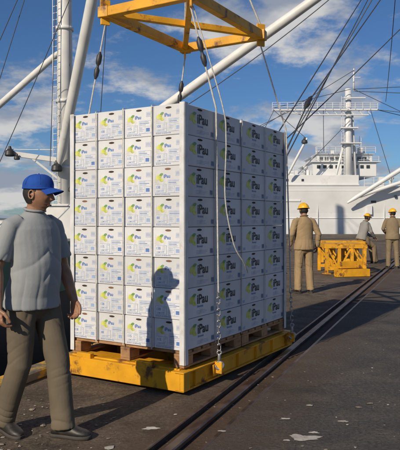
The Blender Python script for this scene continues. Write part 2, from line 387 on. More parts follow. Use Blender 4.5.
for li in range(2):
    ox=li*1.022
    root=empty('pallet_of_fruit_cartons',lw(ox,0,0),TH)
    k=0
    for ix in range(2):
        for iy in range(4):
            lean=random.uniform(-.0012,.0012)
            for iz in range(8):
                o=bpy.data.objects.new('carton_%03d'%k,random.choice(CM)); k+=1; col.objects.link(o); o.parent=root
                o.location=(ix*.5+random.uniform(-.007,.007),iy*.3+random.uniform(-.003,.003),ZB+iz*.251)
                o.rotation_euler=(0,0,random.uniform(-.013,.013))
    bm=bmesh.new(); zt=ZB+2.012
    for (x,y,sx,sy) in (((0,0,-1,-1),(0,1.2,-1,1)) if li==0 else ((1.0,0,1,-1),(1.0,1.2,1,1))):
        nseg=9; zs_=[.235+(zt-.235)*i/nseg for i in range(nseg+1)]
        def wbl(z,q): return .0035*noise.noise(V((z*2.3,q,x*3+y)))
        for i in range(nseg):
            za,zb_=zs_[i],zs_[i+1]
            for (cxx,cyy,wx,wy,q) in ((x-sx*.014,y+sy*.014,.048,0,1),(x+sx*.014,y-sy*.012,0,.044,2)):
                a=[]
                for z in (za,zb_):
                    e=wbl(z,q)
                    if wx: a.append([(cxx-wx/2,cyy+sy*e-.0015,z),(cxx+wx/2,cyy+sy*e-.0015,z),(cxx+wx/2,cyy+sy*e+.0015,z),(cxx-wx/2,cyy+sy*e+.0015,z)])
                    else: a.append([(cxx+sx*e-.0015,cyy-wy/2,z),(cxx+sx*e+.0015,cyy-wy/2,z),(cxx+sx*e+.0015,cyy+wy/2,z),(cxx+sx*e-.0015,cyy+wy/2,z)])
                v0=[bm.verts.new(p) for p in a[0]]; v1=[bm.verts.new(p) for p in a[1]]
                for j in range(4): bm.faces.new((v0[j],v0[(j+1)%4],v1[(j+1)%4],v1[j]))
    bmesh.ops.remove_doubles(bm,verts=bm.verts,dist=.0002)
    obj('corner_posts',fin(bm,'cp'),'post',root,False)
    bm=bmesh.new()
    for y in (.3,.6,.9):
        for x in ((-.013,) if li==0 else (1.013,)): bm_box(bm,(x,y+.01,ZB+1.0),(.0012,.011,2.02))
        bm_box(bm,(.5,y+.01,ZB+2.016),(1.02,.013,.0012))
    for x in (.49,.99):
        for y in (-.013,1.213): bm_box(bm,(x,y,ZB+1.0),(.010,.0012,2.02))
    obj('strapping',fin(bm,'straps'),'rope',root,False)
    bm=bmesh.new()
    for i in range(7): bm_box(bm,(.07+i*.1435,.6,.33),(.105,1.2,.022),None,.002)
    for y in (.05,.6,1.15):
        bm_box(bm,(.5,y,.308),(1.0,.10,.020),None,.002)
        for x in (.07,.5,.93): bm_box(bm,(x,y,.262),(.14,.10,.070),None,.003)
        bm_box(bm,(.5,y,.217),(1.0,.10,.018),None,.002)
    obj('wooden_pallet',fin(bm,'pallet'),'wood',root,False)
root=empty('yellow_lifting_platform',lw(0,0,0),TH)
bm=bmesh.new(); x0,x1,y0,y1=-.085,2.12,-.05,1.24; zc=.115
for y,sg in ((y0,1),(y1,-1)):
    bm_box(bm,((x0+x1)/2,y+sg*.034,zc),(x1-x0,.008,.128),None,.002)
    for z in (.045,.185): bm_box(bm,((x0+x1)/2,y+sg*.04,z),(x1-x0,.08,.012),None,.002)
    for i in range(6):
        bm_box(bm,(x0+.2+i*.38,y+sg*.018,zc),(.010,.024,.124),None,.001)
for x,sg in ((x0,1),(x1,-1)):
    bm_box(bm,(x+sg*.05,(y0+y1)/2,zc+.002),(.10,y1-y0+.004,.156),None,.004)
for i in range(5):
    bm_box(bm,(x0+.3+i*.40,(y0+y1)/2,zc+.02),(.09,y1-y0-.18,.10),None,.003)
for x in (.05,2.0): bm_box(bm,(x,.6,.199),(.16,1.15,.012),None,.002)
for y in (.12,1.08): bm_box(bm,(1.0,y,.03),(2.0,.10,.03),None,.003)
for x,y in ((x0+.03,1.0),(x0+.03,.35)): bm_box(bm,(x,y,.215),(.05,.16,.045),None,.004)
for x,y,sg in ((.42,y0,-1),(2.02,y0,-1),(.30,y1,1),(1.75,y1,1)):
    bm_box(bm,(x,y+sg*.035,.14),(.022,.07,.10),None,.004)
    bm_box(bm,(x,y+sg*.006,.12),(.10,.012,.10),None,.003)
obj('steel_frame',fin(bm,'plat'),'yellow',root,False)
# spreader
A=V((-.08,5.34,3.35)); B=V((.64,6.53,3.35)); Cc=V((-.89,5.82,3.35)); D=V((-.17,7.02,3.35))
ctr=(A+D)/2
root=empty('yellow_spreader_frame',ctr)
bm=bmesh.new()
beam(bm,A,B,.075,.09); beam(bm,Cc,D,.075,.09); beam(bm,A,Cc,.075,.088); beam(bm,B,D,.075,.088)
beam(bm,A.lerp(D,.03),A.lerp(D,.97),.055,.06); beam(bm,Cc.lerp(B,.03)+V((0,0,.004)),Cc.lerp(B,.97)+V((0,0,.004)),.055,.06)
for p in (A,B,Cc,D):
    q=(p-ctr).normalized()
    bm_box(bm,p+V((0,0,.075)),(.02,.10,.09),Matrix.Rotation(math.atan2(q.y,q.x)+1.57,4,'Z'),.004)
    bm_box(bm,p-V((0,0,.075)),(.02,.09,.08),Matrix.Rotation(math.atan2(q.y,q.x)+1.57,4,'Z'),.004)
    bm_box(bm,p,(.105,.105,.100),R,.004)
obj('steel_frame',fin(bm,'spreader'),'yellow',root)
top=ctr+V((0,0,1.75))
for i,p in enumerate((A,B,Cc,D)): cable('bridle_%d'%i,[p+V((0,0,.10)),top],.010,'rope',root)
cable('hoist_rope',[top,top+V((.25,1.2,14))],.012,'cable',root)
cable('hoist_rope_b',[top,top+V((3.6,9,6.5))],.012,'cable',root)
bm=bmesh.new(); tube(bm,[top+V((.05*math.cos(t*.5236),0,.05*math.sin(t*.5236))) for t in range(13)],[.012]*13,8,(0,1,0))
obj('lifting_ring',fin(bm,'ring'),'dark',root)
def link_mesh():
    bm=bmesh.new(); pts=[]
    for i in range(17):
        t=i/16*2*math.pi; pts.append(V((.011*math.cos(t),0,.013*math.sin(t)+(.012 if math.sin(t)>=0 else -.012))))
    tube(bm,pts,[.0042]*17,8,(0,1,0),cap='flat'); me=fin(bm,'chain_link'); me.materials.append(M['steel'])
    me.polygons.foreach_set('use_smooth',[True]*len(me.polygons)); return me
LK=link_mesh()
def chain(p0,p1,parent,scale=1.0):
    d=(p1-p0); step=.040*scale; n=max(1,int(d.length/step)); q=d.normalized().to_track_quat('Z','X').to_matrix().to_4x4()
    inv=Matrix.Translation(parent.location).inverted()
    for i in range(n):
        o=bpy.data.objects.new('link_%02d'%i,LK); col.objects.link(o); o.parent=parent
        o.matrix_basis=inv@Matrix.Translation(p0+d.normalized()*step*(i+.5))@q@Matrix.Rotation(math.pi/2*(i%2),4,'Z')@Matrix.Scale(scale,4)
def hook(p,parent,sc=1.0):
    bm=bmesh.new(); pts=[];rr=[]
    for i in range(15):
        t=math.radians(110-i*20); pts.append(p+V((.032*math.cos(t),0,.032*math.sin(t)-.04))); rr.append((.007+.006*math.sin(min(1,i/14)*math.pi))*sc)
    tube(bm,[p+V((0,0,.05)),p+V((0,0,.02)),p+V((-.004,0,0))],[.012*sc,.013*sc,.010*sc],10,(0,1,0))
    tube(bm,pts,rr,10,(0,1,0)); 
    tube(bm,[p+V((.018*math.cos(i*.5236),0,.018*math.sin(i*.5236)+.07)) for i in range(13)],[.006*sc]*13,8,(0,1,0))
    o=obj('hook',fin(bm,'hook'),'steel',parent,smooth=True)
def sling(topp,edge,lug,blk=False,chn=.75):
    root=empty('lifting_sling',topp)
    tp=topp-V((0,0,.11))
    if blk:
        k=tp.lerp(edge,.30); k2=tp.lerp(edge,.58)
        cable('upper_rope',[tp,k],.008,'rope',root)
        bm=bmesh.new(); l=lambda t:k.lerp(k2,t)
        tube(bm,[l(0),l(.12),l(.3),l(.42),l(.48),l(.56),l(.66),l(.88),l(1)],[.012,.026,.027,.024,.012,.013,.026,.022,.010],12); obj('swivel_block',fin(bm,'sw'),'dark',root,smooth=True)
        cable('mid_rope',[k2,edge],.008,'rope',root)
    else: cable('upper_rope',[tp,edge],.008,'rope',root)
    sp_=edge.lerp(lug,1-chn/ (edge-lug).length)
    cable('lower_rope',[edge,sp_],.0075,'rope',root)
    chain(sp_,lug+V((0,0,.10)),root,1.25); hook(lug+V((0,0,.03)),root,1.2)
sling(A,lw(.47,-.030,2.37),lw(.42,-.090,.17),True,.62)
sling(B,lw(1.98,-.035,2.37),lw(2.02,-.090,.17),False,.5)
sling(Cc,lw(.27,1.245,2.37),lw(.30,1.290,.17),True,.5)
sling(D,lw(1.75,1.245,2.37),lw(1.75,1.290,.17),True,.5)
pts=[]
ctl=[A+V((0.02,0,-.1)),lw(.50,-.07,2.42),lw(.54,-.09,2.1),lw(.56,-.07,1.6),lw(.66,-.10,1.2),lw(.80,-.13,1.02),lw(.94,-.10,.92)]
for i in range(len(ctl)-1):
    p0=ctl[max(i-1,0)];p1=ctl[i];p2=ctl[i+1];p3=ctl[min(i+2,len(ctl)-1)]
    for k in range(8):
        t=k/8; pts.append(.5*((2*p1)+(p2-p0)*t+(2*p0-5*p1+4*p2-p3)*t*t+(3*p1-p0-3*p2+p3)*t**3))
pts.append(ctl[-1])
r=empty('tag_line',A); cable('rope',pts,.006,'rope',r)
# ------------------------------------------------------------------ derrick ship
root=empty('derrick_cargo_ship',(-10,20,0))
def wd(a): return 1-max(0,(a-2)/38)**1.5
out=[(-15+10.7*wd(a),a) for a in range(-60,40,3)]+[(-15,40)]+[(-15-10.7*wd(a),a) for a in range(37,-62,-3)]
P2=[pos(o,a) for o,a in out]
prism('hull',P2,.45,-4,'hulldark',root)
bm=bmesh.new()
for i in range(len(P2)-1):
    p,q=P2[i],P2[i+1]; beam(bm,(*p,.78),(*q,.78),.08,.66,.003)
    bm_box(bm,(*p,1.135),(.16,.16,.05),None,.01)
obj('bulwark',fin(bm,'bw'),'green',root)
for k in range(8):
    c=pos(-3.95,-6+k*3.1)
    bm=bmesh.new(); ax=V((.928,-.372,0)); al=V((.372,.928,0)); pts=[V((*c,-.45))+al*.38*math.cos(t*.3927)+V((0,0,.38*math.sin(t*.3927))) for t in range(17)]
    tube(bm,pts,[.12]*17,10,tuple(ax)); obj('tyre_fender_%d'%k,fin(bm,'tf'),'rubber',root,smooth=True)
mb=V((-6.75,30.9,0))
boxes('winch_house',[((-6.6,31.5,1.25),(2.6,2.6,1.6)),((-6.6,31.5,2.10),(2.8,2.8,.10)),((-9.5,29.5,.9),(1.6,1.6,.9))],'white_mast',root)
boxes('hatch_covers',[((-11.5,22,.75),(6,5,.6)),((-14.5,12,.75),(6,6,.6))],'green',root)
cyl('mast',(mb.x,mb.y,.4),(mb.x,mb.y,22),.40,.34,'white_mast',root,28)
for z in (3.9,7.2,10.8): cyl('mast_band_%d'%int(z),(mb.x,mb.y,z),(mb.x,mb.y,z+.16),.44,.44,'white_mast',root,28)
bm=bmesh.new()
for k in range(60): beam(bm,(mb.x-.50,mb.y-.34,1+k*.33),(mb.x-.24,mb.y-.50,1+k*.33),.02,.02,0)
beam(bm,(mb.x-.52,mb.y-.33,.8),(mb.x-.52,mb.y-.33,21),.025,.025,0); beam(bm,(mb.x-.22,mb.y-.52,.8),(mb.x-.22,mb.y-.52,21),.025,.025,0)
obj('mast_ladder',fin(bm,'ladder'),'white_mast',root)
def boom(name,p0,p1,r0,r1,parent,m='white_mast'):
    p0=V(p0);p1=V(p1); bm=bmesh.new(); tube(bm,[p0,p0.lerp(p1,.06),p0.lerp(p1,.3),p0.lerp(p1,.7),p1],[r0*.55,r0,r1,r1,r0*.8],20); obj(name,fin(bm,name),m,parent,smooth=True)
t1=V((7.6,23.6,12.1)); boom('boom_outboard',(mb.x+.5,mb.y-.4,3.7),t1,.20,.21,root)
t2=V((-3.3,24.0,14.2)); boom('boom_inboard',(mb.x-.15,mb.y-.6,4.1),t2,.22,.24,root)
boom('boom_aft',(mb.x-.3,mb.y+.4,9.9),(-13.5,34,5.5),.17,.17,root)
bm=bmesh.new(); beam(bm,(mb.x-.3,mb.y,4.35),(-9.3,30.6,4.65),.22,.24,.01); beam(bm,(mb.x-.3,mb.y,3.4),(-8.3,30.7,4.4),.10,.10,.005)
beam(bm,(-9.6,30.5,4.85),(-7.2,30.6,4.85),.03,.03,0); 
obj('lamp_arm',fin(bm,'arm'),'white_mast',root)
def lampb(c,name,s_=1,par=None):
    bm=bmesh.new(); c=V(c); tube(bm,[c+V((0,0,.30*s_)),c+V((0,0,.16*s_)),c+V((0,0,.05*s_)),c-V((0,0,.14*s_)),c-V((0,0,.2*s_))],[.06*s_,.10*s_,.22*s_,.25*s_,.20*s_],16,cap='flat'); obj(name,fin(bm,name),'dark',par or root)
lampb((-9.35,30.4,4.7),'floodlight',1); lampb((mb.x-.25,mb.y-.7,3.95),'heel_block',1.1); lampb((-9.0,30.4,4.45),'floodlight_b',.6); lampb((mb.x+.45,mb.y-.6,2.9),'block_b',.7)
def cab(p,q,r=.03,sag=.0,par=None,m='cable'): cable('rigging_cable',[p,q],r,m,par or root,sag)
cab((mb.x,mb.y,21.5),t1,.025); cab((mb.x,mb.y,21.5),t2,.025); cab(t1,(-6,30,4),.02,.8)
cab((mb.x-.3,mb.y,17),(-13.5,34,5.5),.02); cab((-7.0,27,13),(-11.2,29,2.2),.016); cab((-8.2,26,12),(-12.2,30,4.2),.016); cab((mb.x+.4,30,12),(mb.x+.6,29.7,1.5),.016)
cab(t2,(-4.9,28.5,1.2),.016); cab(t2,(-10.5,28,.9),.016,.3); cab((mb.x-.1,mb.y-.6,18),(mb.x-.55,mb.y-.8,4),.018)
cab(t1,(1.72,13.2,2.5),.014)
blk=V((2.62,15,4.24)); cab(t1+V((1.2,0,.4)),blk,.016); cab(blk,(1.72,13.7,2.5),.016)
bm=bmesh.new(); dd=(t1-blk).normalized(); tube(bm,[blk-dd*.30,blk-dd*.15,blk-dd*.04,blk+dd*.06,blk+dd*.18,blk+dd*.30],[.02,.06,.075,.05,.06,.02],12); obj('cargo_block',fin(bm,'blk'),'dark',root,smooth=True)
cab(t1,(1.6,14,3.1),.015); cab(t1+V((.3,0,0)),(2.9,24,3.4),.020); cab((10.5,24,11.6),(1.6,14,2.9),.014,.1)
cab((t1.x,t1.y,t1.z),(12.0,40,9.0),.018,.5)
# ------------------------------------------------------------------ white ship
root=empty('white_cargo_ship',(20,62,0))
bm=bmesh.new()
prof=[(-4,-.5),(-1,0),(2,-.15),(4.6,-.5)]
n=14
for (za,ya),(zb_,yb2) in zip(prof,prof[1:]):
    for i in range(n):
        xa=-8+70*i/n; xb=-8+70*(i+1)/n
        bm.faces.new([bm.verts.new(p) for p in ((xa,60.5+ya,za),(xb,60.5+ya,za),(xb,60.5+yb2,zb_),(xa,60.5+yb2,zb_))])
bmesh.ops.remove_doubles(bm,verts=bm.verts,dist=.001)
bm.faces.new([bm.verts.new(p) for p in ((-8,60,4.6),(62,60,4.6),(62,78,4.6),(-8,78,4.6))])
bm.faces.new([bm.verts.new(p) for p in ((-8,60.0,4.6),(-8,60.5,-4),(-8,78,-4),(-8,78,4.6))])
bm.faces.new([bm.verts.new(p) for p in ((-8,78,4.6),(-8,78,-4),(62,78,-4),(62,78,4.6))])
obj('hull',fin(bm,'h'),'white',root)
boxes('raised_deck',[((4.6,66.2,5.15),(21.8,12.0,1.1))],'white',root,.05)
boxes('bridge_house',[((14.5,66,6.4),(6.4,8,1.4)),((14.7,66.3,7.5),(5.6,7,.9)),((14.6,66,7.15),(7.0,8.6,.10)),((14.7,66.3,8.0),(6.0,7.4,.10)),((17.1,66,8.3),(.8,.8,.7)),((12.6,66,8.4),(.5,.5,.6)),((6.3,65,6.3),(2.6,4,1.2)),((11.0,64,6.0),(.5,.5,.9)),((9.8,63,6.0),(.35,.35,.7)),((8.9,61.5,5.95),(.9,.5,.45)),((16.2,62.6,8.35),(.5,.4,.5)),((13.6,63.5,8.25),(.35,.35,.4))],'white',root,.03)
for i,(x,y,z,h) in enumerate(((17.2,66,8.6,1.5),(13.0,66,8.5,1.1),(16.5,64,8.0,2.0),(12.1,64,8.0,.9))): cyl('antenna_%d'%i,(x,y,z),(x,y,z+h),.035,.02,'white',root,8)
for i,(x,h) in enumerate(((18.9,.9),(20.2,1.1),(23.2,1.0),(25.5,.8),(2.2,1.0),(10.4,.8))):
    z0=4.6 if x>15.5 else 5.7
    bm=bmesh.new(); tube(bm,[(x,61.4,z0),(x,61.4,z0+h*.7),(x,61.3,z0+h*.95),(x,61.0,z0+h)],[.16,.16,.2,.26],14,(1,0,0),cap='flat'); obj('cowl_vent_%d'%i,fin(bm,'cv'),'white',root,smooth=True)
wl=[((11.9+i*.62,61.985,6.65),(.36,.05,.34)) for i in range(9)]+[((12.3+i*.55,62.785,7.55),(.40,.05,.36)) for i in range(9)]+[((-2+i*1.5,60.185,5.2),(.24,.05,.24)) for i in range(9)]+[((19+i*2.1,59.98,3.6),(.24,.14,.24)) for i in range(8)]+[((16.9,60.22,3.1),(.5,.12,.22)),((8.2,60.22,3.4),(.4,.12,.18))]
boxes('windows',wl,'glass',root,.02)
boxes('hull_fittings',[((16.5,60.2,2.3),(.5,.3,.9)),((9.0,60.25,3.2),(1.6,.25,.18)),((22,60.1,4.2),(30,.12,.16)),((4.6,60.14,4.75),(21.8,.12,.14)),((27,62,5.2),(3,2,1.2)),((21.4,63,5.0),(1.8,2,.8)),((18.0,61.5,5.1),(.5,.5,1.0)),((24.3,61.5,5.0),(.4,.4,.8))]+[((x,60.30,2.6),(.05,.14,3.9)) for x in (6,11.5,18,24)]+[((17,60.36,1.5),(44,.10,.07))],'white',root,.02)
bm=bmesh.new()
def railing(x0,x1,y,z,h=.9,st=.9):
    n=int((x1-x0)/st)
    for i in range(n+1): beam(bm,(x0+i*(x1-x0)/n,y,z),(x0+i*(x1-x0)/n,y,z+h),.04,.04,0)
    for k in (.3,.6,.9): beam(bm,(x0,y,z+h*k/.9),(x1,y,z+h*k/.9),.028,.028,0)
railing(-6,11,60.3,5.7); railing(16,40,60.2,4.6); railing(11.6,17.6,62.0,8.05,.6); railing(7,17.2,59.9,12.1,.6,.7); railing(11.2,17.9,61.9,7.2,.5,.7)
obj('railings',fin(bm,'rl'),'white',root)
cyl('mast_post',(14.55,60.8,4.6),(14.55,60.8,14.2),.42,.30,'white',root); cyl('mast_topmast',(15.1,60.8,14),(15.1,60.8,16.2),.10,.05,'white',root)
cyl('mast_leg',(15.5,61.4,4.6),(15.0,61,11.6),.15,.12,'white',root)
cyl('mast_leg_b',(13.2,61.2,4.6),(14.2,60.9,9.0),.12,.12,'white',root)
bm=bmesh.new()
for k in range(26): beam(bm,(13.8,60.35,5+k*.33),(14.05,60.35,5+k*.33),.03,.03,0)
for x in (13.8,14.05): beam(bm,(x,60.35,4.7),(x,60.35,13.4),.035,.035,0)
beam(bm,(7,60.2,12.0),(17.3,60.2,12.05),.35,.14,.01); beam(bm,(9.8,60.2,11.55),(16.4,60.2,11.55),.2,.09,.01)
for i in range(12): beam(bm,(7.2+i*.82,60.2,12.0),(7.6+i*.82 if 7.6+i*.82>9.8 else 9.8,60.2,11.58),.06,.06,0)
beam(bm,(14.0,60.2,13.2),(16.1,60.2,13.2),.2,.12,.01); beam(bm,(13.7,60.4,10.3),(15.4,60.4,10.3),.6,.12,.01); beam(bm,(13.7,60.4,8.8),(15.7,60.4,8.8),.8,.10,.01)
beam(bm,(14.6,60.2,15.2),(15.6,60.2,15.2),.05,.05,0)
obj('crosstree',fin(bm,'ct'),'white',root)
boom('boom_a',(14.2,59.3,3.0),(26,57.5,10.6),.20,.22,root,'white'); boom('boom_b',(14.7,59.3,3.4),(27,58,7.6),.18,.18,root,'white'); boom('boom_c',(8.4,59.4,5.6),(10.1,58.5,9.0),.12,.12,root,'white')
lampb((9.9,58.6,8.8),'block',1.2)
for a_,b_ in (((17.2,60,12),(32,59,8.2)),((17.2,60,12),(26,57.5,10.6)),((14.9,60,14),(27,58,7.6)),((15,60,13.8),(40,59,12.6)),((14.6,60,14),(7.2,60,12.2)),((7.1,60,12),(10.1,58.5,9)),((7.2,60,12),(4,60,5.8)),((15.1,60.7,16),(2,61,8)),((9.0,60,12),(-4,61,5.8)),((14.6,60.2,11),(9.5,60,5.8)),((12,60.2,12),(12.2,61,8.1)),((16.6,60.2,12),(18.8,60.3,5)),((14.8,60,14),(30,59.5,14.6))):
    cab(a_,b_,.028,0,root)
# ------------------------------------------------------------------ yellow trestles
def trestle(name,x0,x1,y,dep,h,rot=0):
    root=empty(name,((x0+x1)/2,y,0)); bm=bmesh.new()
    for yy in (y-dep/2,y+dep/2):
        beam(bm,(x0,yy,h-.05),(x1,yy,h-.05),.09,.10); beam(bm,(x0+.05,yy,.14),(x1-.05,yy,.14),.07,.08)
        n=3
        for i in range(n+1):
            xx=x0+.06+(x1-x0-.12)*i/n; beam(bm,(xx,yy,.01),(xx,yy,h-.10),.08,.08)
        for i in range(n):
            xx=x0+.06+(x1-x0-.12)*i/n; xn=x0+.06+(x1-x0-.12)*(i+1)/n
            if i%2: beam(bm,(xx+.04,yy,.18),(xn-.04,yy,h-.12),.045,.045)
            else: beam(bm,(xx+.04,yy,h-.12),(xn-.04,yy,.18),.045,.045)
    for xx in (x0+.06,(x0+x1)/2,x1-.06):
        beam(bm,(xx,y-dep/2+.05,h-.055),(xx,y+dep/2-.05,h-.055),.08,.08)
        bm_box(bm,(xx,y-dep/2,.008),(.2,.2,.016),None,.002)
    bm_box(bm,((x0+x1)/2,y,h+.008),(x1-x0-.1,dep*.7,.014),None,.002)
    obj('steel_frame',fin(bm,'tr'),'yellow',root)
trestle('yellow_steel_trestle',3.20,4.30,16.4,1.0,.76)
trestle('yellow_steel_trestle',3.9,5.15,19.6,.8,.72)
root=empty('yellow_beam_bundle',(3.5,15.2,0)); bm=bmesh.new()
beam(bm,(3.3,15.0,.10),(4.15,15.2,.10),.16,.18); beam(bm,(3.35,15.3,.10),(4.05,15.45,.10),.16,.18); beam(bm,(3.4,15.1,.29),(4.0,15.35,.29),.16,.16)
obj('beams',fin(bm,'bb'),'yellow',root)
# ------------------------------------------------------------------ people
def remesh(bm,name,vox,smooth=4,wr=None):
    me=fin(bm,name+'_src'); o=bpy.data.objects.new('tmp',me); col.objects.link(o)
    md=o.modifiers.new('r','REMESH'); md.mode='VOXEL'; md.voxel_size=vox
    if smooth: 
        sm=o.modifiers.new('s','SMOOTH'); sm.factor=.5; sm.iterations=smooth
    dg=bpy.context.evaluated_depsgraph_get(); dg.update()
    m2=bpy.data.meshes.new_from_object(o.evaluated_get(dg)); bpy.data.objects.remove(o)
    m2.materials.clear()
    if wr:
        cos=[v.co+v.normal*wr(v.co) for v in m2.vertices]
        for v,c in zip(m2.vertices,cos): v.co=c
    m2.name=name; return m2
def head_pt(d,feat=True):
    x,y,z=d.x*.077,d.y*.097,d.z*.120
    s_=max(0,-z/.12)
    x*=1-.36*s_**1.6
    if y<0: y*=1-.50*s_**1.3
    else: y*=1-.10*s_
    if z>0: x*=1-.05*(z/.12)
    g=lambda a,b_: math.exp(-(a/b_)**2)
    if feat and y>0:
        ax=abs(x); k=min(1,y/.05)
        if z<=.018 and z>-.030: pr=(.018-z)/.048
        elif z<=-.030: pr=max(0,1-(-.030-z)/.014)
        else: pr=0
        y+=k*(.030*g(x,.0125)*pr+.008*g(ax-.013,.008)*g(z+.031,.009)+.007*g(z-.030,.011)*g(x,.05)-.012*g(ax-.031,.015)*g(z-.010,.012)+.006*g(ax-.043,.018)*g(z+.022,.018)
             +g(x,.023)*(.008*g(z+.060,.0065)+.008*g(z+.075,.007))-.005*g(z+.0675,.003)*g(x,.025)+.010*g(x,.022)*g(z+.103,.016)-.004*g(x,.03)*g(z+.088,.006))
    return V((x,y,z))
def head_bm(bm,Mx,feat=True,nu=96,nv=72,sc=1.0):
    rows=[]
    for j in range(nv+1):
        ph=math.pi*j/nv; row=[]
        for i in range(nu):
            th=2*math.pi*i/nu; d=V((math.sin(ph)*math.cos(th),math.sin(ph)*math.sin(th),math.cos(ph)))
            if j in(0,nv) and i>0: row.append(row[0]); continue
            row.append(bm.verts.new(Mx@(head_pt(d,feat)*sc)))
        rows.append(row)
    for j in range(nv):
        for i in range(nu):
            q=[rows[j][i],rows[j+1][i],rows[j+1][(i+1)%nu],rows[j][(i+1)%nu]]
            u=[]
            for v in q:
                if v not in u: u.append(v)
            if len(u)>2: bm.faces.new(u)
def hand(bm,Wp,d,n,s_,curl=1.0,sc=1.0):
    Wp=V(Wp); d=V(d).normalized(); n=(V(n)-d*V(n).dot(d)).normalized(); s_=(V(s_)-d*V(s_).dot(d)-n*V(s_).dot(n)).normalized()
    tube(bm,[Wp,Wp+d*.03*sc,Wp+d*.06*sc,Wp+d*.086*sc+n*.004],[(.026*sc,.019*sc),(.034*sc,.017*sc),(.039*sc,.015*sc),(.038*sc,.012*sc)],16,tuple(s_))
    for off,ln,cu in ((.029,.070,.9),(.0095,.078,1.0),(-.0100,.072,1.1),(-.0285,.056,1.25)):
        p=Wp+d*.080*sc+s_*off*sc; pts=[p]; ang=math.radians(12)*curl*cu
        for k,fr in enumerate((.16,.42,.25,.17)):
            dir_=(d*math.cos(ang)+n*math.sin(ang)); p=p+dir_*ln*fr*1.15*sc; pts.append(p); ang+=math.radians(24)*curl*cu
        tube(bm,pts,[.0090*sc,.0090*sc,.0085*sc,.0078*sc,.0066*sc],10,tuple(s_))
    p=Wp+d*.022*sc+s_*.022*sc; pts=[p]
    for dr,ln in ((d*.62+s_*.7+n*.35,.038),(d*.85+s_*.35+n*.35,.032),(d*.95+s_*.08+n*.35,.026)):
        p=p+dr.normalized()*ln*sc; pts.append(p)
    tube(bm,pts,[.014*sc,.0125*sc,.0105*sc,.0085*sc],10,tuple(n))
def shoe(bm,ank,yaw,pitch=0):
    F=Matrix.Translation(V((ank[0],ank[1],0)))@Matrix.Rotation(yaw,4,'Z')
    def ring(y,hw,h,zb,n=18,pw=.75):
        r=[]
        for k in range(n):
            a=2*math.pi*k/n; c,s_=math.cos(a),math.sin(a)
            x=hw*math.copysign(abs(c)**.8,c); z=zb+(h-zb)*(max(s_,0)**pw)
            p=V((x,y,z)); 
            if pitch: 
                p=Matrix.Translation((0,.12,0))@Matrix.Rotation(pitch,4,'X')@Matrix.Translation((0,-.12,0))@p
            r.append(bm.verts.new(F@p))
        return r
    def loft(rs,mi):
        for a,b_ in zip(rs,rs[1:]):
            for k in range(len(a)):
                f=bm.faces.new((a[k],a[(k+1)%len(a)],b_[(k+1)%len(a)],b_[k])); f.material_index=mi; f.smooth=True
        f=bm.faces.new(rs[0][::-1]); f.material_index=mi; f=bm.faces.new(rs[-1]); f.material_index=mi
    Y=[-.082,-.074,-.055,-.02,.03,.08,.12,.155,.18,.192]; HW=[.014,.027,.034,.034,.036,.043,.046,.041,.029,.012]; H=[.06,.085,.105,.108,.098,.078,.064,.056,.048,.036]
    loft([ring(y,w_,h,.022) for y,w_,h in zip(Y,HW,H)],0)
    loft([ring(y*1.03,w_*1.10+.002,.028,.002,18,.25) for y,w_ in zip(Y,HW)],1)
